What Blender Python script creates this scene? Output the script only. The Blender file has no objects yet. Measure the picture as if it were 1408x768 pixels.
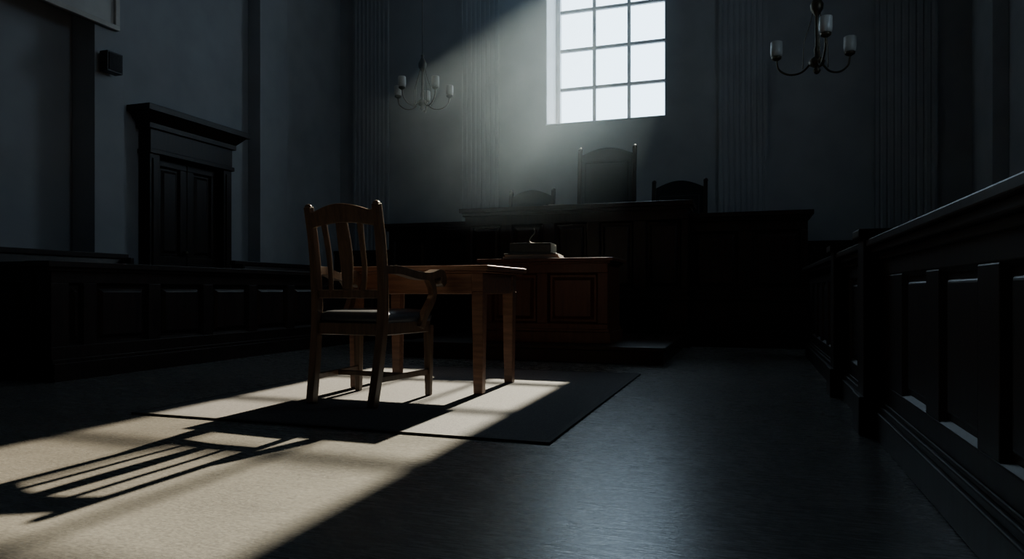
import bpy, bmesh, math, random
from mathutils import Vector, Matrix
random.seed(4)
scene = bpy.context.scene

# ------------------------------------------------------------------ materials
def new_mat(name):
    m = bpy.data.materials.new(name); m.use_nodes = True
    nt = m.node_tree; b = nt.nodes['Principled BSDF']
    return m, nt, b

def N(nt, t, **kw):
    n = nt.nodes.new(t)
    for k, v in kw.items(): setattr(n, k, v)
    return n

def noisy(name, c1, c2, scale=(1,1,1), nscale=5, rough=(0.4,0.6), bump=0.1, bscale=None, detail=6, spec=0.5, metallic=0.0, dist=0.01):
    m, nt, b = new_mat(name)
    tc = N(nt, 'ShaderNodeTexCoord'); mp = N(nt, 'ShaderNodeMapping'); mp.inputs['Scale'].default_value = scale
    nt.links.new(tc.outputs['Object'], mp.inputs['Vector'])
    no = N(nt, 'ShaderNodeTexNoise'); no.inputs['Scale'].default_value = nscale; no.inputs['Detail'].default_value = detail
    nt.links.new(mp.outputs[0], no.inputs['Vector'])
    cr = N(nt, 'ShaderNodeValToRGB'); cr.color_ramp.elements[0].position = 0.32; cr.color_ramp.elements[1].position = 0.68
    cr.color_ramp.elements[0].color = (*c1, 1); cr.color_ramp.elements[1].color = (*c2, 1)
    nt.links.new(no.outputs['Fac'], cr.inputs[0]); nt.links.new(cr.outputs[0], b.inputs['Base Color'])
    mr = N(nt, 'ShaderNodeMapRange'); mr.inputs['To Min'].default_value = rough[0]; mr.inputs['To Max'].default_value = rough[1]
    nt.links.new(no.outputs['Fac'], mr.inputs[0]); nt.links.new(mr.outputs[0], b.inputs['Roughness'])
    b.inputs['Specular IOR Level'].default_value = spec; b.inputs['Metallic'].default_value = metallic
    if bump > 0:
        n2 = no
        if bscale:
            n2 = N(nt, 'ShaderNodeTexNoise'); n2.inputs['Scale'].default_value = bscale; n2.inputs['Detail'].default_value = 4
            nt.links.new(mp.outputs[0], n2.inputs['Vector'])
        bp = N(nt, 'ShaderNodeBump'); bp.inputs['Strength'].default_value = bump; bp.inputs['Distance'].default_value = dist
        nt.links.new(n2.outputs['Fac'], bp.inputs['Height']); nt.links.new(bp.outputs[0], b.inputs['Normal'])
    return m

def floor_material():
    m, nt, b = new_mat('worn_lino_floor')
    tc = N(nt, 'ShaderNodeTexCoord')
    def noise(scale, detail=5, mapscale=(1,1,1), rot=0, dist=0):
        mp = N(nt, 'ShaderNodeMapping'); mp.inputs['Scale'].default_value = mapscale; mp.inputs['Rotation'].default_value = (0,0,rot)
        nt.links.new(tc.outputs['Object'], mp.inputs['Vector'])
        n = N(nt, 'ShaderNodeTexNoise'); n.inputs['Scale'].default_value = scale; n.inputs['Detail'].default_value = detail
        n.inputs['Distortion'].default_value = dist
        nt.links.new(mp.outputs[0], n.inputs['Vector']); return n
    fine = noise(75, 6, (1,1.6,1), 0.5, 0.8)
    big = noise(2.6, 6, (1,1,1), 0, 0.6)
    str1 = noise(10, 4, (1,10,1), 0.35, 1.6)
    mix = N(nt, 'ShaderNodeMix', data_type='RGBA'); mix.inputs[0].default_value = 0.45
    cr = N(nt, 'ShaderNodeValToRGB'); cr.color_ramp.elements[0].position = 0.36; cr.color_ramp.elements[1].position = 0.64
    cr.color_ramp.elements[0].color = (0.095,0.092,0.088,1); cr.color_ramp.elements[1].color = (0.19,0.183,0.168,1)
    cr2 = N(nt, 'ShaderNodeValToRGB'); cr2.color_ramp.elements[0].position = 0.3; cr2.color_ramp.elements[1].position = 0.7
    cr2.color_ramp.elements[0].color = (0.10,0.096,0.09,1); cr2.color_ramp.elements[1].color = (0.18,0.173,0.158,1)
    nt.links.new(fine.outputs['Fac'], cr.inputs[0]); nt.links.new(big.outputs['Fac'], cr2.inputs[0])
    nt.links.new(cr.outputs[0], mix.inputs[6]); nt.links.new(cr2.outputs[0], mix.inputs[7])
    nt.links.new(mix.outputs[2], b.inputs['Base Color'])
    mr = N(nt, 'ShaderNodeMapRange'); mr.inputs['From Min'].default_value=0.3; mr.inputs['From Max'].default_value=0.7
    mr.inputs['To Min'].default_value = 0.20; mr.inputs['To Max'].default_value = 0.33
    nt.links.new(str1.outputs['Fac'], mr.inputs[0]); nt.links.new(mr.outputs[0], b.inputs['Roughness'])
    # fine scuff scratches
    vo = N(nt, 'ShaderNodeTexVoronoi', feature='DISTANCE_TO_EDGE'); vo.inputs['Scale'].default_value = 2.2
    nz = noise(1.3, 3); mxv = N(nt,'ShaderNodeVectorMath',operation='ADD')
    mpv = N(nt,'ShaderNodeMapping'); mpv.inputs['Scale'].default_value=(1,2.4,1); mpv.inputs['Rotation'].default_value=(0,0,-0.5)
    nt.links.new(tc.outputs['Object'], mpv.inputs['Vector']); nt.links.new(mpv.outputs[0], mxv.inputs[0]); nt.links.new(nz.outputs['Color'], mxv.inputs[1])
    nt.links.new(mxv.outputs[0], vo.inputs['Vector'])
    ms = N(nt,'ShaderNodeMapRange'); ms.inputs['From Min'].default_value=0.0; ms.inputs['From Max'].default_value=0.010
    nt.links.new(vo.outputs['Distance'], ms.inputs[0])
    add = N(nt, 'ShaderNodeMath', operation='ADD'); nt.links.new(fine.outputs['Fac'], add.inputs[0]); nt.links.new(str1.outputs['Fac'], add.inputs[1])
    mm = N(nt,'ShaderNodeMath',operation='MULTIPLY_ADD'); mm.inputs[1].default_value=0.2; nt.links.new(ms.outputs[0],mm.inputs[0]); nt.links.new(add.outputs[0],mm.inputs[2])
    bp = N(nt, 'ShaderNodeBump'); bp.inputs['Strength'].default_value = 0.35; bp.inputs['Distance'].default_value = 0.0015
    nt.links.new(mm.outputs[0], bp.inputs['Height']); nt.links.new(bp.outputs[0], b.inputs['Normal'])
    b.inputs['Specular IOR Level'].default_value = 0.5
    return m

M_floor = floor_material()
M_wall = noisy('painted_plaster', (0.31,0.33,0.35), (0.37,0.39,0.41), nscale=2.5, rough=(0.65,0.8), bump=0.08, bscale=90, dist=0.002)
M_ceil = noisy('ceiling_plaster', (0.25,0.26,0.27), (0.3,0.31,0.32), nscale=2, rough=(0.8,0.9), bump=0)
M_white = noisy('white_window_paint', (0.6,0.62,0.64), (0.7,0.72,0.74), nscale=8, rough=(0.4,0.5), bump=0.05)
M_muntin = noisy('dark_glazing_bar_paint', (0.10,0.11,0.12), (0.15,0.16,0.17), nscale=8, rough=(0.4,0.5), bump=0.05)
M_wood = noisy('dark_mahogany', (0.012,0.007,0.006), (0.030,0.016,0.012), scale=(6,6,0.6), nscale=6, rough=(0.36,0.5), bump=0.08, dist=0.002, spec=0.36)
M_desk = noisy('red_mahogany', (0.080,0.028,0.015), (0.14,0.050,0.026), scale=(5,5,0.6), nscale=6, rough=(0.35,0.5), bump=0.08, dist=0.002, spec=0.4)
M_table = noisy('walnut_table', (0.12,0.058,0.036), (0.235,0.118,0.072), scale=(0.7,7,7), nscale=7, rough=(0.3,0.45), bump=0.08, dist=0.002)
M_chair = noisy('oak_chair_wood', (0.070,0.044,0.029), (0.14,0.088,0.056), scale=(8,8,0.8), nscale=7, rough=(0.28,0.4), bump=0.08, dist=0.002)
M_leather = noisy('blue_black_leather', (0.03,0.035,0.045), (0.045,0.052,0.065), nscale=40, rough=(0.38,0.5), bump=0.25, bscale=160, dist=0.002)
M_jleather = noisy('black_leather', (0.008,0.010,0.013), (0.013,0.015,0.019), nscale=40, rough=(0.5,0.6), bump=0.2, bscale=160, dist=0.002, spec=0.3)
M_mat = noisy('woven_mat', (0.065,0.065,0.07), (0.15,0.148,0.15), nscale=160, rough=(0.85,0.95), bump=0.6, bscale=220, spec=0.2, dist=0.004)
M_edge = noisy('mat_binding', (0.03,0.03,0.032), (0.05,0.05,0.052), nscale=60, rough=(0.8,0.9), bump=0.2)
M_brass = noisy('aged_bronze', (0.05,0.04,0.03), (0.10,0.08,0.05), nscale=12, rough=(0.35,0.5), bump=0.1, metallic=0.8)
M_shade = noisy('opal_glass_shade', (0.45,0.45,0.43), (0.52,0.52,0.49), nscale=5, rough=(0.25,0.35), bump=0)
M_black = noisy('black_plastic', (0.012,0.012,0.013), (0.02,0.02,0.022), nscale=20, rough=(0.4,0.5), bump=0.05)
M_paper = noisy('paper', (0.38,0.36,0.33), (0.48,0.46,0.42), scale=(1,1,60), nscale=6, rough=(0.8,0.9), bump=0.1)
M_cover = noisy('book_cloth', (0.04,0.058,0.06), (0.06,0.085,0.086), nscale=40, rough=(0.4,0.55), bump=0.15)
M_canvas = noisy('picture_canvas', (0.50,0.50,0.48), (0.66,0.65,0.62), nscale=3, rough=(0.6,0.8), bump=0.1)
M_frame = noisy('picture_frame_wood', (0.46,0.44,0.40), (0.58,0.55,0.50), nscale=9, rough=(0.4,0.5), bump=0.1)

mg = bpy.data.materials.new('window_glass'); mg.use_nodes = True
nt = mg.node_tree; nt.nodes.clear()
o = N(nt,'ShaderNodeOutputMaterial'); mx = N(nt,'ShaderNodeMixShader'); mx.inputs[0].default_value = 0.05
tr = N(nt,'ShaderNodeBsdfTransparent'); gl = N(nt,'ShaderNodeBsdfGlossy'); gl.inputs['Roughness'].default_value = 0.1
tr.inputs[0].default_value = (0.97,0.99,1,1)
nt.links.new(tr.outputs[0], mx.inputs[1]); nt.links.new(gl.outputs[0], mx.inputs[2]); nt.links.new(mx.outputs[0], o.inputs[0])

# ------------------------------------------------------------------ mesh builder
def crom(pts, n=8):
    pts = [Vector(p) for p in pts]
    P = [pts[0]*2-pts[1]] + pts + [pts[-1]*2-pts[-2]]
    out = []
    for i in range(1, len(P)-2):
        p0,p1,p2,p3 = P[i-1],P[i],P[i+1],P[i+2]
        for k in range(n):
            t = k/n
            out.append(0.5*((2*p1)+(-p0+p2)*t+(2*p0-5*p1+4*p2-p3)*t*t+(-p0+3*p1-3*p2+p3)*t**3))
    out.append(pts[-1]); return out

class MB:
    def __init__(s): s.bm = bmesh.new(); s.mats = []
    def mi(s, m):
        if m not in s.mats: s.mats.append(m)
        return s.mats.index(m)
    def hexa(s, c, mat):
        v = [s.bm.verts.new(p) for p in c]; i = s.mi(mat)
        for f in ((3,2,1,0),(4,5,6,7),(0,1,5,4),(1,2,6,5),(2,3,7,6),(3,0,4,7)):
            fc = s.bm.faces.new([v[k] for k in f]); fc.material_index = i
    def box(s, x0,x1,y0,y1,z0,z1, mat):
        s.hexa([(x0,y0,z0),(x1,y0,z0),(x1,y1,z0),(x0,y1,z0),(x0,y0,z1),(x1,y0,z1),(x1,y1,z1),(x0,y1,z1)], mat)
    def taper(s, cx,cy,z0,z1,w0,w1,mat, cx1=None, cy1=None):
        if cx1 is None: cx1=cx
        if cy1 is None: cy1=cy
        a=w0/2;b=w1/2
        s.hexa([(cx-a,cy-a,z0),(cx+a,cy-a,z0),(cx+a,cy+a,z0),(cx-a,cy+a,z0),
                (cx1-b,cy1-b,z1),(cx1+b,cy1-b,z1),(cx1+b,cy1+b,z1),(cx1-b,cy1+b,z1)], mat)
    def raised(s, x0,x1,z0,z1,y,h,bev,mat):
        s.hexa([(x0,y,z0),(x1,y,z0),(x1,y,z1),(x0,y,z1),
                (x0+bev,y-h,z0+bev),(x1-bev,y-h,z0+bev),(x1-bev,y-h,z1-bev),(x0+bev,y-h,z1-bev)], mat)
    def frame(s, x0,x1,z0,z1,y,w,h,mat):
        def quad(a,b,c,d):
            f = s.bm.faces.new([s.bm.verts.new(p) for p in (a,b,c,d)]); f.material_index = s.mi(mat)
        O=[(x0,y-h,z0),(x1,y-h,z0),(x1,y-h,z1),(x0,y-h,z1)]
        I=[(x0+w,y,z0+w),(x1-w,y,z0+w),(x1-w,y,z1-w),(x0+w,y,z1-w)]
        for k in range(4):
            quad(O[k],O[(k+1)%4],I[(k+1)%4],I[k])
    def sweep(s, pts, sec, side, mat, round_=False, seg=10):
        pts=[Vector(p) for p in pts]; n=len(pts); side=Vector(side); rings=[]
        for i,p in enumerate(pts):
            t=(pts[min(i+1,n-1)]-pts[max(i-1,0)]).normalized()
            sd=(side-t*side.dot(t)).normalized(); nr=t.cross(sd)
            a,b = sec(i/(n-1)) if callable(sec) else sec
            if round_: offs=[(math.cos(2*math.pi*k/seg)*a/2, math.sin(2*math.pi*k/seg)*b/2) for k in range(seg)]
            else: offs=[(-a/2,-b/2),(a/2,-b/2),(a/2,b/2),(-a/2,b/2)]
            rings.append([s.bm.verts.new(p+sd*u+nr*v) for u,v in offs])
        mi=s.mi(mat); m=len(rings[0])
        for r0,r1 in zip(rings,rings[1:]):
            for k in range(m):
                f=s.bm.faces.new((r0[k],r0[(k+1)%m],r1[(k+1)%m],r1[k])); f.material_index=mi; f.smooth=round_
        f=s.bm.faces.new(rings[0][::-1]); f.material_index=mi
        f=s.bm.faces.new(rings[-1]); f.material_index=mi
    def lathe(s, prof, c, mat, seg=20):
        c=Vector(c); mi=s.mi(mat); rings=[]
        for r,z in prof:
            rings.append([s.bm.verts.new(c+Vector((max(r,0.0005)*math.cos(2*math.pi*k/seg),max(r,0.0005)*math.sin(2*math.pi*k/seg),z))) for k in range(seg)])
        for r0,r1 in zip(rings,rings[1:]):
            for k in range(seg):
                f=s.bm.faces.new((r0[k],r0[(k+1)%seg],r1[(k+1)%seg],r1[k])); f.material_index=mi; f.smooth=True
        s.bm.faces.new(rings[0][::-1]).material_index=mi; s.bm.faces.new(rings[-1]).material_index=mi
    def prism(s, poly, y0, y1, mat):
        a=[s.bm.verts.new((x,y0,z)) for x,z in poly]; b=[s.bm.verts.new((x,y1,z)) for x,z in poly]; mi=s.mi(mat)
        s.bm.faces.new(a).material_index=mi; s.bm.faces.new(b[::-1]).material_index=mi
        n=len(poly)
        for k in range(n): s.bm.faces.new((a[k],b[k],b[(k+1)%n],a[(k+1)%n])).material_index=mi
    def obj(s, name, bevel=0.0, loc=(0,0,0), rot=0, parent=None, segs=2):
        bmesh.ops.recalc_face_normals(s.bm, faces=s.bm.faces[:])
        me=bpy.data.meshes.new(name); s.bm.to_mesh(me); s.bm.free()
        for m in s.mats: me.materials.append(m)
        ob=bpy.data.objects.new(name, me); scene.collection.objects.link(ob)
        ob.location=loc; ob.rotation_euler=(0,0,rot)
        if parent: ob.parent=parent
        if bevel>0:
            md=ob.modifiers.new('bevel','BEVEL'); md.width=bevel; md.segments=segs; md.limit_method='ANGLE'; md.angle_limit=math.radians(40)
        return ob

def empty(name, loc=(0,0,0), rot=0):
    e=bpy.data.objects.new(name,None); scene.collection.objects.link(e); e.location=loc; e.rotation_euler=(0,0,rot); return e

def panelled(b, x0,x1,y,z0,z1,panels,pz0,pz1,mat,depth=0.03,fb=0.018,ins=0.035,rb=0.03,rh=0.02):
    b.box(x0,x1,y+depth,y+depth+0.03,z0,z1,mat)
    b.box(x0,x1,y,y+depth,z0,pz0,mat); b.box(x0,x1,y,y+depth,pz1,z1,mat)
    xs=x0
    for a,c in panels:
        b.box(xs,a,y,y+depth,pz0,pz1,mat); xs=c
        b.frame(a,c,pz0,pz1,y+depth-0.001,fb,depth*0.9,mat)
        b.raised(a+ins,c-ins,pz0+ins,pz1-ins,y+depth,rh,rb,mat)
    b.box(xs,x1,y,y+depth,pz0,pz1,mat)

# ------------------------------------------------------------------ room shell
XL,XR,YB,YF,ZC = -6.4,2.6,10.0,-3.0,6.8
WX0,WX1,WZ0,WZ1 = -2.87,-1.12,3.06,5.62
SY0,SY1,SZ0,SZ1 = 5.5,6.5,3.2,4.65      # added out-of-view window in the right wall, for fill light
def slab(name,x0,x1,y0,y1,z0,z1,mat):
    b=MB(); b.box(x0,x1,y0,y1,z0,z1,mat); return b.obj(name)
slab('floor',XL-0.3,XR+0.3,YF-0.3,YB+0.75,-0.2,0,M_floor)
slab('ceiling',XL-0.3,XR+0.3,YF-0.3,YB+0.75,ZC,ZC+0.2,M_ceil)
slab('wall_left',XL-0.3,XL,YF-0.3,YB+0.75,0,ZC,M_wall)
b=MB()
b.box(XR,XR+0.3,YF-0.3,SY0,0,ZC,M_wall); b.box(XR,XR+0.3,SY1,YB+0.75,0,ZC,M_wall)
b.box(XR,XR+0.3,SY0,SY1,0,SZ0,M_wall); b.box(XR,XR+0.3,SY0,SY1,SZ1,ZC,M_wall)
b.obj('wall_right')
slab('wall_front',XL,XR,YF-0.3,YF,0,ZC,M_wall)
b=MB()
b.box(XL,WX0,YB,YB+0.75,0,ZC,M_wall); b.box(WX1,XR,YB,YB+0.75,0,ZC,M_wall)
b.box(WX0,WX1,YB,YB+0.75,0,WZ0,M_wall); b.box(WX0,WX1,YB,YB+0.75,WZ1,ZC,M_wall)
b.obj('wall_back')

def window(name,W_,H_,loc,rot,cols,rows,rev):
    win=empty(name,loc,rot)
    b=MB(); hw=W_/2; H=H_; fw=0.075
    b.box(-hw,-hw+fw,-0.04,0.06,0,H,M_white); b.box(hw-fw,hw,-0.04,0.06,0,H,M_white)
    b.box(-hw+fw,hw-fw,-0.04,0.06,0,0.07,M_white); b.box(-hw+fw,hw-fw,-0.04,0.06,H-0.08,H,M_white)
    b.obj('frame',0.006,parent=win)
    b=MB(); iw=2*(hw-fw)/cols; g=0.024
    for k in range(1,cols):
        x=-hw+fw+iw*k; b.box(x-g,x+g,-0.025,0.03,0.07,H-0.08,M_muntin)
    ih=(H-0.15)/rows
    for k in range(1,rows):
        z=0.07+ih*k; b.box(-hw+fw,hw-fw,-0.024,0.029,z-g,z+g,M_muntin)
    b.obj('glazing_bars',0.004,parent=win)
    b=MB(); b.box(-hw+fw,hw-fw,0.0,0.004,0.07,H-0.08,mg); b.obj('panes',parent=win)
    b=MB()
    b.box(-hw,-hw+0.012,-rev,-0.04,0.012,H,M_white); b.box(hw-0.012,hw,-rev,-0.04,0.012,H,M_white); b.box(-hw,hw,-rev-0.02,-0.04,0,0.014,M_white)
    b.obj('reveal_lining',parent=win)
window('window_1',WX1-WX0,WZ1-WZ0,((WX0+WX1)/2,YB+0.58,WZ0),0,3,4,0.58)
window('added_fill_window',SY1-SY0,SZ1-SZ0,(XR+0.2,(SY0+SY1)/2,SZ0),-math.pi/2,2,3,0.2)  # added outside the view to let in sky as fill light

# pilasters
def fluted(name,cx,w):
    b=MB(); h=0.06; n=8; lw=w/(2*n+1)
    pts=[(cx-w/2,YB),(cx-w/2,YB-h)]
    for k in range(n):
        xa=cx-w/2+lw*(2*k+1)
        for j in range(5):
            t=j/4; pts.append((xa+lw*t, YB-h+math.sin(math.pi*t)*0.014))
    pts+= [(cx+w/2,YB-h),(cx+w/2,YB)]
    lo=[b.bm.verts.new((x,y,0.42)) for x,y in pts]; hi=[b.bm.verts.new((x,y,ZC-0.5)) for x,y in pts]; mi=b.mi(M_wall)
    for k in range(len(pts)-1): b.bm.faces.new((lo[k],lo[k+1],hi[k+1],hi[k])).material_index=mi
    b.bm.faces.new(lo[::-1]); b.bm.faces.new(hi)
    b.box(cx-w/2-0.04,cx+w/2+0.04,YB-0.09,YB,0,0.42,M_wall)
    b.box(cx-w/2-0.03,cx+w/2+0.03,YB-0.09,YB,ZC-0.5,ZC-0.4,M_wall)
    b.box(cx-w/2-0.07,cx+w/2+0.07,YB-0.14,YB,ZC-0.4,ZC-0.001,M_wall)
    b.obj(name)
for i,(c,w) in enumerate([(-5.8,0.62),(-3.92,0.63),(-0.085,0.63),(1.87,0.7)]): fluted('trim_%d'%(6+i),c,w)
b=MB(); b.box(XL,XL+0.3,5.18,5.52,0,ZC,M_wall); b.obj('trim_1',0.004)
b=MB(); b.box(XL,XL+0.2,7.76,8.34,0,ZC,M_wall); b.obj('trim_2',0.004)
b=MB(); b.box(XR-0.15,XR,8.7,9.3,0,ZC,M_wall); b.obj('trim_3',0.004)
b=MB(); b.box(XR-0.3,XR,4.6,5.2,0,ZC,M_wall); b.obj('trim_4',0.004)
b=MB()
for x0,x1 in ((-6.38,-4.5),(0.7,2.44)):
    n=3; w=(x1-x0)/n
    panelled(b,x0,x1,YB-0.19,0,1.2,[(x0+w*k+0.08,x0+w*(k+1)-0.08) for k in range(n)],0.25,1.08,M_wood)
    b.box(x0,x1,YB-0.22,YB-0.10,1.2,1.25,M_wood); b.box(x0,x1,YB-0.21,YB-0.19,0,0.16,M_wood)
b.obj('trim_5',0.004)
for nm,x0,x1,y0,y1 in (('baseboard_left',XL,XL+0.03,YF,5.18),('baseboard_right',XR-0.03,XR,YF,4.6),('baseboard_front',XL+0.03,XR-0.03,YF,YF+0.03)):
    b=MB(); b.box(x0,x1,y0,y1,0,0.2,M_wood); b.obj(nm,0.005)

# door
b=MB(); W=1.28; ow=1.0; oh=2.12; jw=(W-ow)/2
for x in (0,W-jw):
    b.box(x,x+jw,-0.16,0,0,oh+0.03,M_wood); b.box(x+0.035,x+jw-0.035,-0.175,-0.16,0.25,oh-0.05,M_wood)
    b.box(x-0.012,x+jw+0.012,-0.185,0,0,0.2,M_wood)
b.box(0,W,-0.17,0,oh+0.03,oh+0.27,M_wood)
b.box(-0.02,W+0.02,-0.19,0,oh+0.0,oh+0.05,M_wood)
b.box(-0.04,W+0.04,-0.20,0,oh+0.27,oh+0.33,M_wood)
b.hexa([(-0.04,-0.20,oh+0.33),(W+0.04,-0.20,oh+0.33),(W+0.04,0,oh+0.33),(-0.04,0,oh+0.33),
        (-0.13,-0.29,oh+0.43),(W+0.13,-0.29,oh+0.43),(W+0.13,0,oh+0.43),(-0.13,0,oh+0.43)],M_wood)
b.box(-0.16,W+0.16,-0.32,0,oh+0.43,oh+0.50,M_wood)
for k in (0,1):
    x0=jw+ow/2*k+0.004; x1=jw+ow/2*(k+1)-0.004
    panelled(b,x0,x1,-0.06,0.005,0.92,[(x0+0.1,x1-0.1)],0.22,0.84,M_wood)
    panelled(b,x0,x1,-0.06,0.92,oh,[(x0+0.1,x1-0.1)],1.0,2.02,M_wood)
b.lathe([(0.0,0),(0.025,0.005),(0.03,0.03),(0.02,0.05),(0,0.055)],(jw+ow/2-0.05,-0.09,1.02),M_brass)
b.obj('door_1',0.005,loc=(XL+0.002,5.98,0),rot=math.pi/2)

b=MB()
b.box(0,1.7,-0.33,-0.30,0,1.3,M_canvas)
for a in ((0,1.7,0,0.05),(0,1.7,1.25,1.3),(0,0.05,0.05,1.25),(1.65,1.7,0.05,1.25)): b.box(a[0],a[1],-0.36,-0.30,a[2],a[3],M_frame)
for x in (0.3,1.5): b.box(x-0.02,x+0.02,-0.30,0,1.15,1.19,M_black)
b.obj('framed_picture',0.004,loc=(XL,3.72,3.23),rot=math.pi/2)
b=MB(); b.box(-0.09,0.09,-0.13,-0.03,-0.10,0.10,M_black); b.box(-0.075,0.075,-0.137,-0.13,-0.085,0.085,M_edge); b.box(-0.03,0.03,-0.03,0,-0.03,0.03,M_black)
b.obj('wall_speaker',0.008,loc=(XL+0.3,5.30,2.87),rot=math.pi/2)

# ------------------------------------------------------------------ left barrier
b=MB(); L=4.3
pan=[(0.13,0.24)]+[(0.34+0.565*k,0.34+0.565*k+0.45) for k in range(7)]
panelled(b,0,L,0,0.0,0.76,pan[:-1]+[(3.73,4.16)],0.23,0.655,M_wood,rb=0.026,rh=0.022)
b.box(0,L,0.06,0.14,0,0.76,M_wood)
b.box(0,L,-0.03,0,0,0.12,M_wood); b.box(0,L,-0.015,0,0.12,0.145,M_wood)
b.box(-0.03,L,-0.02,0.16,0.735,0.76,M_wood); b.box(-0.05,L,-0.045,0.18,0.76,0.80,M_wood)
b.obj('courtroom_bar_rail',0.004,loc=(-4.35,3.37,0),rot=math.pi/2)
b=MB(); L=1.80
panelled(b,0,L,0,0.0,0.76,[(0.10+0.57*k,0.10+0.57*k+0.46) for k in range(3)],0.23,0.655,M_wood)
b.box(0,L,0.06,0.12,0,0.76,M_wood); b.box(0,L,-0.03,0,0,0.12,M_wood); b.box(-0.02,L,-0.045,0.16,0.76,0.80,M_wood)
b.obj('courtroom_bar_rail',0.004,loc=(-6.36,3.40,0))

def pew(name,x,y0,y1):
    b=MB(); L=y1-y0
    b.hexa([(0,0.30,0.40),(L,0.30,0.40),(L,0.33,0.40),(0,0.33,0.40),(0,0.40,0.90),(L,0.40,0.90),(L,0.43,0.90),(0,0.43,0.90)],M_wood)
    b.box(-0.02,L+0.02,0.385,0.46,0.89,0.935,M_wood)
    b.box(0,L,-0.08,0.33,0.40,0.44,M_wood); b.box(0,L,-0.02,0.0,0.1,0.40,M_wood)
    for x_ in (0,L-0.04):
        b.prism([(x_,0),(x_+0.04,0),(x_+0.04,0.62),(x_,0.62)],-0.10,0.33,M_wood)
        b.box(x_,x_+0.04,0.30,0.45,0,0.90,M_wood)
        b.box(x_-0.01,x_+0.05,-0.12,0.36,0.62,0.65,M_wood)
    b.obj(name,0.005,loc=(x,y0,0),rot=math.pi/2)
pew('wooden_pew',-4.95,3.62,4.86); pew('wooden_pew.001',-4.95,6.28,7.7); pew('wooden_pew.002',-5.75,3.62,4.86)

# ------------------------------------------------------------------ right barrier
b=MB(); Y1=6.95; L=Y1-(-0.6)
def lx(Y): return Y1-Y
pan=[]
Yc=1.44-0.52*3
while Yc<3.0:
    if Yc+0.36<3.18: pan.append((lx(Yc+0.36),lx(Yc)))
    Yc+=0.52
for s in (3.55,3.95,4.62,5.05,5.48,5.91,6.34): pan.append((lx(s+0.31),lx(s)))
pan.sort()
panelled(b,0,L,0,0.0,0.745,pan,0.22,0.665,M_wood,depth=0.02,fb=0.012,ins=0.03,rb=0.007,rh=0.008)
b.box(0,L,0.05,0.14,0,0.745,M_wood)
b.box(0,L,-0.035,0,0,0.11,M_wood); b.box(0,L,-0.022,0,0.11,0.135,M_wood); b.box(0,L,-0.01,0,0.135,0.15,M_wood)
b.box(0,L,-0.015,0.15,0.730,0.757,M_wood); b.box(0,L,-0.04,0.17,0.757,0.785,M_wood); b.box(0,L,-0.06,0.20,0.785,0.815,M_wood)
for Yp in (3.32,4.42):
    b.box(lx(Yp+0.08),lx(Yp-0.08),-0.07,0.17,0,0.825,M_wood)
    b.box(lx(Yp+0.10),lx(Yp-0.10),-0.09,0.19,0,0.16,M_wood)
    b.box(lx(Yp+0.10),lx(Yp-0.10),-0.09,0.21,0.825,0.86,M_wood)
b.obj('jury_box_rail',0.005,loc=(0.52,Y1,0),rot=-math.pi/2)

# ------------------------------------------------------------------ mat
b=MB(); b.box(-2.86+0.03,-0.74-0.03,2.63+0.03,5.04-0.03,0,0.009,M_mat)
for q in ((-2.86,-0.74,2.63,2.66),(-2.86,-0.74,5.01,5.04),(-2.86,-2.83,2.66,5.01),(-0.77,-0.74,2.66,5.01)): b.box(*q,0,0.010,M_edge)
b.obj('floor_mat')

# ------------------------------------------------------------------ table
b=MB(); T=0.748
tx0,tx1,ty0,ty1=-2.36,-1.40,3.69,4.42; f=0.010
b.box(tx0,tx1,ty0,ty1,T-0.030,T,M_table)
b.box(tx0+0.02,tx1-0.02,ty0+0.02,ty1-0.02,T-0.042,T-0.030,M_table)
for x in (tx0+0.075,tx1-0.075):
    for y in (ty0+0.06,ty1-0.14):
        b.taper(x,y,f,T-0.15,0.055,0.072,M_table); b.box(x-0.036,x+0.036,y-0.036,y+0.036,T-0.15,T-0.042,M_table)
ax0,ax1,ay0,ay1=tx0+0.05,tx1-0.05,ty0+0.035,ty1-0.115
b.box(ax0+0.06,ax1-0.06,ay0,ay0+0.022,T-0.165,T-0.042,M_table); b.box(ax0+0.06,ax1-0.06,ay1-0.022,ay1,T-0.165,T-0.042,M_table)
b.box(ax0,ax0+0.022,ay0+0.06,ay1-0.06,T-0.165,T-0.042,M_table); b.box(ax1-0.022,ax1,ay0+0.06,ay1-0.06,T-0.165,T-0.042,M_table)
b.obj('wooden_table',0.005)

# ------------------------------------------------------------------ armchair
ch=empty('wooden_armchair',(-1.98,3.395,0.010),math.radians(-4))
def part(b,name,bev=0.005): return b.obj(name,bev,parent=ch)
for s,nm in ((-1,'back_post_1'),(1,'back_post_2')):
    b=MB(); pts=crom([(s*0.19,-0.262,0),(s*0.20,-0.222,0.22),(s*0.207,-0.198,0.43),(s*0.21,-0.197,0.62),(s*0.211,-0.222,0.85),(s*0.212,-0.26,1.035)],7)
    b.sweep(pts,lambda t:(0.044-0.004*abs(t-0.4),0.050 if t<0.5 else 0.050-0.014*(t-0.5)*2),(1,0,0),M_chair)
    b.lathe([(0.012,0),(0.02,0.004),(0.017,0.014),(0.004,0.02)],(s*0.212,-0.262,1.03),M_chair,12)
    part(b,nm)
b=MB(); n=24
def back_y(z): return -0.198-0.070*max(0,(z-0.6)/0.45)**1.4
rings=[]
for i in range(n+1):
    t=i/n; x=-0.198+0.396*t; u=abs(2*t-1)
    zt=0.995+0.045*math.cos(u*math.pi/2)+(0.012*max(0,(u-0.8)/0.2)**2)
    zb=0.922+0.022*math.cos(u*math.pi/2)
    bow=-0.018*(1-u*u)
    yt=back_y(zt)+bow; yb=back_y(zb)+bow
    rings.append([b.bm.verts.new(p) for p in ((x,yb-0.012,zb),(x,yb+0.012,zb),(x,yt+0.012,zt),(x,yt-0.012,zt))])
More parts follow.
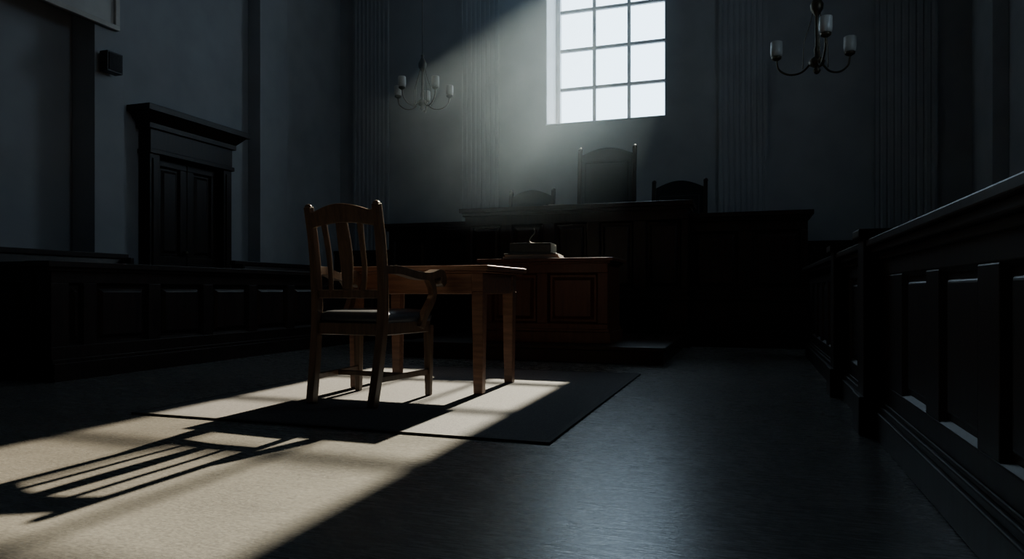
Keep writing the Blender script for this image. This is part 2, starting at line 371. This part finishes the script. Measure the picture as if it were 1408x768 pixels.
b.mi(M_chair)
for r0,r1 in zip(rings,rings[1:]):
    for k in range(4): b.bm.faces.new((r0[k],r0[(k+1)%4],r1[(k+1)%4],r1[k]))
b.bm.faces.new(rings[0][::-1]); b.bm.faces.new(rings[-1]); part(b,'crest_rail',0.004)
b=MB(); b.sweep(crom([(-0.20,-0.198,0.575),(0,-0.212,0.575),(0.20,-0.198,0.575)],6),(0.045,0.022),(0,0,1),M_chair); part(b,'lower_back_rail',0.004)
for i,(x,w0,w1) in enumerate([(-0.108,0.024,0.030),(0,0.05,0.078),(0.108,0.024,0.030)]):
    b=MB()
    pts=crom([(x*0.94,-0.212,0.585),(x,-0.212,0.70),(x,-0.232,0.82),(x*1.04,-0.262,0.945)],6)
    b.sweep(pts,lambda t:((w0+(w1-w0)*math.sin(math.pi*t*0.8) if w1>0.05 else w0+(w1-w0)*t),0.014),(1,0,0),M_chair); part(b,'back_slat_%d'%(i+1),0.003)
for s,nm in ((-1,'front_leg_1'),(1,'front_leg_2')):
    b=MB(); b.taper(s*0.238,0.225,0,0.40,0.032,0.046,M_chair); part(b,nm)
b=MB()
b.box(-0.225,0.225,0.21,0.238,0.360,0.425,M_chair)
b.box(-0.19,0.19,-0.21,-0.185,0.360,0.425,M_chair)
for s in (-1,1):
    b.sweep([(s*0.206,-0.19,0.393),(s*0.240,0.22,0.393)],(0.026,0.065),(1,0,0),M_chair)
part(b,'seat_frame')
b=MB()
def ring(z,ins):
    pts=[]; cor=[(-0.215+ins,-0.185+ins),(0.215-ins,-0.185+ins),(0.252-ins,0.245-ins),(-0.252+ins,0.245-ins)]
    r=0.035
    for k,(x,y) in enumerate(cor):
        sx=1 if x<0 else -1; sy=1 if y<0 else -1
        a0={0:180,1:270,2:0,3:90}[k]
        for j in range(5):
            a=math.radians(a0+j*22.5); pts.append((x+sx*r+r*math.cos(a),y+sy*r+r*math.sin(a),z))
    return [b.bm.verts.new(p) for p in pts]
R=[ring(0.415,0.012),ring(0.422,0.0),ring(0.450,-0.006),ring(0.472,0.004),ring(0.485,0.03),ring(0.492,0.08)]
b.mi(M_leather)
for r0,r1 in zip(R,R[1:]):
    for k in range(20):
        fc=b.bm.faces.new((r0[k],r0[(k+1)%20],r1[(k+1)%20],r1[k])); fc.smooth=True
b.bm.faces.new(R[0][::-1]); fc=b.bm.faces.new(R[-1]); fc.smooth=True
part(b,'seat_cushion',0)
for s,nm in ((-1,'arm_1'),(1,'arm_2')):
    b=MB()
    arm=crom([(s*0.212,-0.20,0.700),(s*0.235,-0.10,0.700),(s*0.262,0.03,0.676),(s*0.282,0.13,0.672),(s*0.290,0.205,0.690),(s*0.290,0.247,0.684),(s*0.290,0.266,0.650),(s*0.290,0.24,0.624)],6)
    b.sweep(arm,lambda t:(0.040+0.028*math.sin(min(1,t*1.15)*math.pi*0.5),0.042 if t<0.75 else 0.042-0.012*(t-0.75)*4),(1,0,0),M_chair)
    b.lathe([(0.001,-0.035),(0.024,-0.033),(0.031,0),(0.024,0.033),(0.001,0.035)],(0,0,0),M_chair,14)
    b.bm.verts.ensure_lookup_table()
    vs=list(b.bm.verts)[-14*5:]
    for q in vs:
        x,y,z=q.co; q.co=Vector((s*0.290+z, 0.238+x, 0.650+y))
    sup=crom([(s*0.248,0.11,0.39),(s*0.258,0.14,0.46),(s*0.272,0.200,0.55),(s*0.282,0.185,0.61),(s*0.284,0.13,0.670)],6)
    b.sweep(sup,(0.034,0.044),(1,0,0),M_chair)
    part(b,nm,0.005)
b=MB()
for s in (-1,1): b.sweep([(s*0.197,-0.235,0.135),(s*0.238,0.222,0.135)],(0.018,0.03),(1,0,0),M_chair)
b.sweep([(-0.218,0.0,0.135),(0.218,0.0,0.135)],(0.018,0.028),(0,1,0),M_chair)
part(b,'stretchers',0.003)

# ------------------------------------------------------------------ clerk desk + platform
b=MB(); b.box(-3.0,-0.66,5.72,7.50,0,0.14,M_wood); b.box(-3.02,-0.64,5.69,7.50,0.11,0.145,M_wood); b.obj('clerk_platform',0.006)
b=MB(); P=0.145
x0,x1,y0,y1=-2.30,-1.16,5.97,6.55
panelled(b,x0,x1,y0,P,0.85,[(x0+0.07,x0+0.50),(x0+0.60,x1-0.09)],P+0.17,0.76,M_desk)
b.box(x0,x1,y0+0.06,y1,P,0.85,M_desk)
b.box(x0-0.03,x1+0.03,y0-0.03,y1,P,P+0.10,M_desk); b.box(x0-0.015,x1+0.015,y0-0.015,y1,P+0.10,P+0.125,M_desk)
b.box(x0-0.03,x1+0.03,y0-0.03,y1+0.02,0.84,0.86,M_desk); b.box(x0-0.055,x1+0.055,y0-0.055,y1+0.04,0.86,0.89,M_desk)
b.obj('clerk_desk',0.005)
b=MB()
b.box(-0.27,0.25,-0.15,0.15,0,0.022,M_paper); b.box(-0.25,0.24,-0.15,0.14,0.022,0.04,M_paper); b.box(-0.26,0.22,-0.16,0.15,0.04,0.052,M_cover)
b.box(-0.21,0.17,-0.14,0.14,0.052,0.064,M_cover); b.box(-0.205,0.165,-0.130,0.13,0.064,0.132,M_paper); b.box(-0.21,0.17,-0.14,0.14,0.132,0.145,M_cover); b.box(-0.21,0.17,-0.14,-0.130,0.064,0.132,M_cover)
b.box(0.160,0.172,-0.14,0.14,0.064,0.132,M_cover)
b.obj('book_stack',0.003,loc=(-1.87,6.16,0.89),rot=math.radians(5))
b=MB(); b.sweep(crom([(0,0,0),(-0.03,0,0.03),(-0.01,0.0,0.07),(0.02,0,0.10),(0.015,0,0.14)],6),(0.012,0.012),(0,1,0),M_black,round_=True)
b.lathe([(0.0,0),(0.03,0.001),(0.028,0.008),(0,0.012)],(0,0,0),M_black,14)
b.obj('desk_microphone',0,loc=(-1.90,6.16,1.035))

# ------------------------------------------------------------------ judge bench
b=MB(); C=-1.90
def bench(x0,x1,y,h,n,deep):
    w=(x1-x0)/n
    panelled(b,x0,x1,y,0,h-0.07,[(x0+w*k+0.07,x0+w*(k+1)-0.07) for k in range(n)],0.62,h-0.2,M_wood)
    b.box(x0,x1,y+0.06,y+deep,0,h-0.07,M_wood)
    b.box(x0-0.02,x1+0.02,y-0.02,y+deep,0,0.18,M_wood); b.box(x0-0.015,x1+0.015,y-0.015,y+deep,0.5,0.54,M_wood)
    b.box(x0-0.025,x1+0.025,y-0.025,y+deep+0.02,h-0.09,h-0.05,M_wood); b.box(x0-0.055,x1+0.055,y-0.055,y+deep+0.04,h-0.05,h,M_wood)
bench(C-1.28,C+1.28,7.62,1.565,5,0.45)
bench(C-2.40,C-1.24,7.82,1.44,2,0.45)
bench(C+1.24,C+2.47,7.82,1.44,2,0.45)
b.box(C-2.40,C-2.33,8.27,9.75,0,1.44,M_wood); b.box(C+2.40,C+2.47,8.27,9.75,0,1.44,M_wood)
b.box(C-2.43,C-2.31,8.31,9.75,1.40,1.44,M_wood); b.box(C+2.38,C+2.50,8.31,9.75,1.40,1.44,M_wood)
b.obj('judges_bench',0.005)
slab('judges_platform',C-2.32,C+2.39,8.32,9.80,0,0.60,M_wood)
b=MB()
for k,(dx,r) in enumerate([(0,0.1),(0.16,-0.2),(0.05,0.5)]):
    b.box(dx-0.105,dx+0.105,-0.14+0.02*k,0.15+0.02*k,0.006*k,0.006*(k+1),M_paper)
b.obj('papers',0.0,loc=(-2.12,7.75,1.565),rot=0.1)

def judge_chair(name,x,y,w,top,P=0.603):
    e=empty(name,(x,y,P)); h=top-P
    b=MB()
    for s in (-1,1):
        b.sweep(crom([(s*(w/2-0.025),0.27,0),(s*(w/2-0.025),0.25,0.45),(s*(w/2-0.025),0.28,h*0.7),(s*(w/2-0.025),0.33,h-0.03)],6),(0.05,0.055),(1,0,0),M_wood)
        b.lathe([(0.02,0),(0.032,0.01),(0.026,0.035),(0.014,0.045),(0.004,0.05)],(s*(w/2-0.025),0.33,h-0.035),M_wood,14)
        b.taper(s*(w/2-0.03),-0.22,0,0.42,0.04,0.055,M_wood)
        b.sweep(crom([(s*(w/2-0.03),0.25,0.70),(s*(w/2-0.02),0.0,0.69),(s*(w/2-0.02),-0.22,0.68),(s*(w/2-0.02),-0.27,0.65)],5),(0.06,0.035),(1,0,0),M_wood)
        b.taper(s*(w/2-0.03),-0.19,0.42,0.67,0.045,0.04,M_wood)
        b.box(s*(w/2-0.03)-0.015,s*(w/2-0.03)+0.015,-0.2,0.25,0.36,0.43,M_wood)
    b.box(-w/2+0.05,w/2-0.05,-0.24,-0.21,0.36,0.43,M_wood)
    b.obj('frame',0.005,parent=e)
    b=MB(); a=w/2-0.05; n=16
    up=[(-a+2*a*i/n, h-0.095+0.085*math.cos((2*i/n-1)*math.pi/2)) for i in range(n+1)]
    b.prism([(-a,h-0.17)]+up+[(a,h-0.17)],0.30,0.335,M_jleather)
    b.obj('crest',0.004,parent=e)
    b=MB(); b.hexa([(-a,0.235,0.5),(a,0.235,0.5),(a,0.275,0.5),(-a,0.275,0.5),(-a,0.295,h-0.17),(a,0.295,h-0.17),(a,0.335,h-0.17),(-a,0.335,h-0.17)],M_jleather)
    b.obj('back_board',0.003,parent=e)
    b=MB(); a2=a-0.045
    b.hexa([(-a2,0.20,0.55),(a2,0.20,0.55),(a2,0.24,0.55),(-a2,0.24,0.55),(-a2,0.262,h-0.2),(a2,0.262,h-0.2),(a2,0.30,h-0.2),(-a2,0.30,h-0.2)],M_jleather)
    b.obj('back_pad',0.015,parent=e)
    b=MB(); b.box(-w/2+0.04,w/2-0.04,-0.25,0.22,0.42,0.52,M_jleather); b.obj('seat_pad',0.03,parent=e,segs=4)
judge_chair('judge_chair',-1.745,8.62,0.76,2.46)
judge_chair('judge_chair.001',-2.76,8.62,0.64,1.96)
judge_chair('judge_chair.002',-0.83,8.62,0.68,1.99)

# ------------------------------------------------------------------ chandeliers
def chandelier(name,x,y,z,s,rot,narm=5,cs=1.0):
    e=empty(name,(x,y,z),rot)
    b=MB()
    b.lathe([(0.006,0),(0.006,ZC-z-0.5*s-0.002)],(0,0,0.5*s),M_brass,8)
    b.lathe([(0.0,0),(0.07,0.01),(0.09,0.06),(0.09,0.068)],(0,0,ZC-z-0.07),M_brass,16)
    b.lathe([(r*s,q*s) for r,q in ((0.0,-0.25),(0.02,-0.24),(0.035,-0.215),(0.022,-0.19),(0.06,-0.165),(0.075,-0.13),(0.05,-0.10),(0.022,-0.08),(0.026,-0.02),(0.016,0.02),(0.016,0.3),(0.035,0.33),(0.055,0.36),(0.06,0.41),(0.035,0.46),(0.014,0.50),(0.025,0.52),(0.006,0.55))],(0,0,0),M_brass,18)
    b.obj('stem',parent=e)
    for k in range(narm):
        a=2*math.pi*k/narm; c,sn=math.cos(a),math.sin(a)
        b=MB()
        pts=[(0.04,-0.12),(0.14,-0.20),(0.26,-0.20),(0.36,-0.13),(0.385,-0.03)]
        b.sweep(crom([(p*s*c,p*s*sn,q*s) for p,q in pts],7),(0.02*s,0.02*s),(-sn,c,0),M_brass,round_=True,seg=8)
        b.sweep(crom([(p*s*c,p*s*sn,q*s) for p,q in ((0.03,0.37),(0.07,0.22),(0.12,0.06),(0.13,-0.17))],5),(0.009*s,0.009*s),(-sn,c,0),M_brass,round_=True,seg=6)
        b.lathe([(0.012*s,-0.04*s),(0.045*s,-0.02*s),(0.05*s,0.0),(0.03*s,0.005*s)],(0.385*s*c,0.385*s*sn,0),M_brass,14)
        b.obj('arm_%d'%(k+1),parent=e)
        q=s*cs
        b=MB(); b.lathe([(0.03*q,0.0),(0.05*q,0.01*q),(0.054*q,0.05*q),(0.052*q,0.13*q),(0.046*q,0.135*q),(0.042*q,0.03*q),(0.0,0.02*q)],(0.385*s*c,0.385*s*sn,0.003),M_shade,16)
        b.obj('shade_%d'%(k+1),parent=e)
chandelier('chandelier',-3.98,8.12,3.14,0.92,math.radians(35))
chandelier('chandelier.001',0.69,8.25,3.24,1.15,math.radians(-84),3,1.08)

# ------------------------------------------------------------------ dusty air below the window, density shaped to place the beam's glow
mh=bpy.data.materials.new('dusty_beam_haze'); mh.use_nodes=True; nt=mh.node_tree; nt.nodes.clear()
o=N(nt,'ShaderNodeOutputMaterial'); vs=N(nt,'ShaderNodeVolumeScatter')
vs.inputs['Color'].default_value=(0.62,0.82,1,1); vs.inputs['Anisotropy'].default_value=0.1
tc=N(nt,'ShaderNodeTexCoord'); sp=N(nt,'ShaderNodeSeparateXYZ'); nt.links.new(tc.outputs['Object'],sp.inputs[0])
mz=N(nt,'ShaderNodeMapRange',interpolation_type='SMOOTHSTEP'); mz.inputs['From Min'].default_value=0.9; mz.inputs['From Max'].default_value=2.8; mz.inputs['To Min'].default_value=0.0; mz.inputs['To Max'].default_value=0.062
my=N(nt,'ShaderNodeMapRange',interpolation_type='SMOOTHSTEP'); my.inputs['From Min'].default_value=4.0; my.inputs['From Max'].default_value=6.0
mxr=N(nt,'ShaderNodeMapRange',interpolation_type='SMOOTHSTEP'); mxr.inputs['From Min'].default_value=-1.25; mxr.inputs['From Max'].default_value=-2.5; mxr.inputs['To Min'].default_value=0.18; mxr.inputs['To Max'].default_value=1.0  # denser to the left for the glow, thin in front of the chairs
nt.links.new(sp.outputs[2],mz.inputs[0]); nt.links.new(sp.outputs[1],my.inputs[0]); nt.links.new(sp.outputs[0],mxr.inputs[0])
mu=N(nt,'ShaderNodeMath',operation='MULTIPLY'); nt.links.new(mz.outputs[0],mu.inputs[0]); nt.links.new(my.outputs[0],mu.inputs[1])
mu2=N(nt,'ShaderNodeMath',operation='MULTIPLY'); nt.links.new(mu.outputs[0],mu2.inputs[0]); nt.links.new(mxr.outputs[0],mu2.inputs[1])
nt.links.new(mu2.outputs[0],vs.inputs['Density'])
nt.links.new(vs.outputs[0],o.inputs['Volume'])
slab('dusty_beam_haze',-3.2,-0.9,4.2,9.88,1.19,5.7,mh)

# ------------------------------------------------------------------ lights
w=bpy.data.worlds.new('overcast_sky'); scene.world=w; w.use_nodes=True
bg=w.node_tree.nodes['Background']; bg.inputs[0].default_value=(0.63,0.82,1,1); bg.inputs[1].default_value=6.8
sd=bpy.data.lights.new('sun','SUN'); sd.energy=31; sd.color=(1,0.88,0.66); sd.angle=math.radians(0.7)
so=bpy.data.objects.new('sun',sd); scene.collection.objects.link(so)
so.rotation_euler=Vector((0.010,-1,-0.585)).to_track_quat('-Z','Y').to_euler(); so.location=(-2,16,8)
def portal(name,loc,rot,sx,sy):
    pd=bpy.data.lights.new(name,'AREA'); pd.shape='RECTANGLE'; pd.size=sx; pd.size_y=sy
    po=bpy.data.objects.new(name,pd); scene.collection.objects.link(po); po.location=loc; po.rotation_euler=rot; pd.cycles.is_portal=True
portal('window_sky_portal',((WX0+WX1)/2,YB+0.70,(WZ0+WZ1)/2),(-math.pi/2,0,0),1.75,WZ1-WZ0)
portal('window_sky_portal.001',(XR+0.28,(SY0+SY1)/2,(SZ0+SZ1)/2),(0,math.pi/2,0),SZ1-SZ0,SY1-SY0)  # sky portal of the added fill window

# ------------------------------------------------------------------ camera
cd=bpy.data.cameras.new('camera'); cam=bpy.data.objects.new('camera',cd); scene.collection.objects.link(cam)
cam.location=(0,0,0.6); cam.rotation_euler=(math.radians(90),0,math.radians(18.8)); cd.sensor_width=36; cd.lens=24.55; cd.shift_y=16/1408
cd.clip_start=0.05
scene.camera=cam
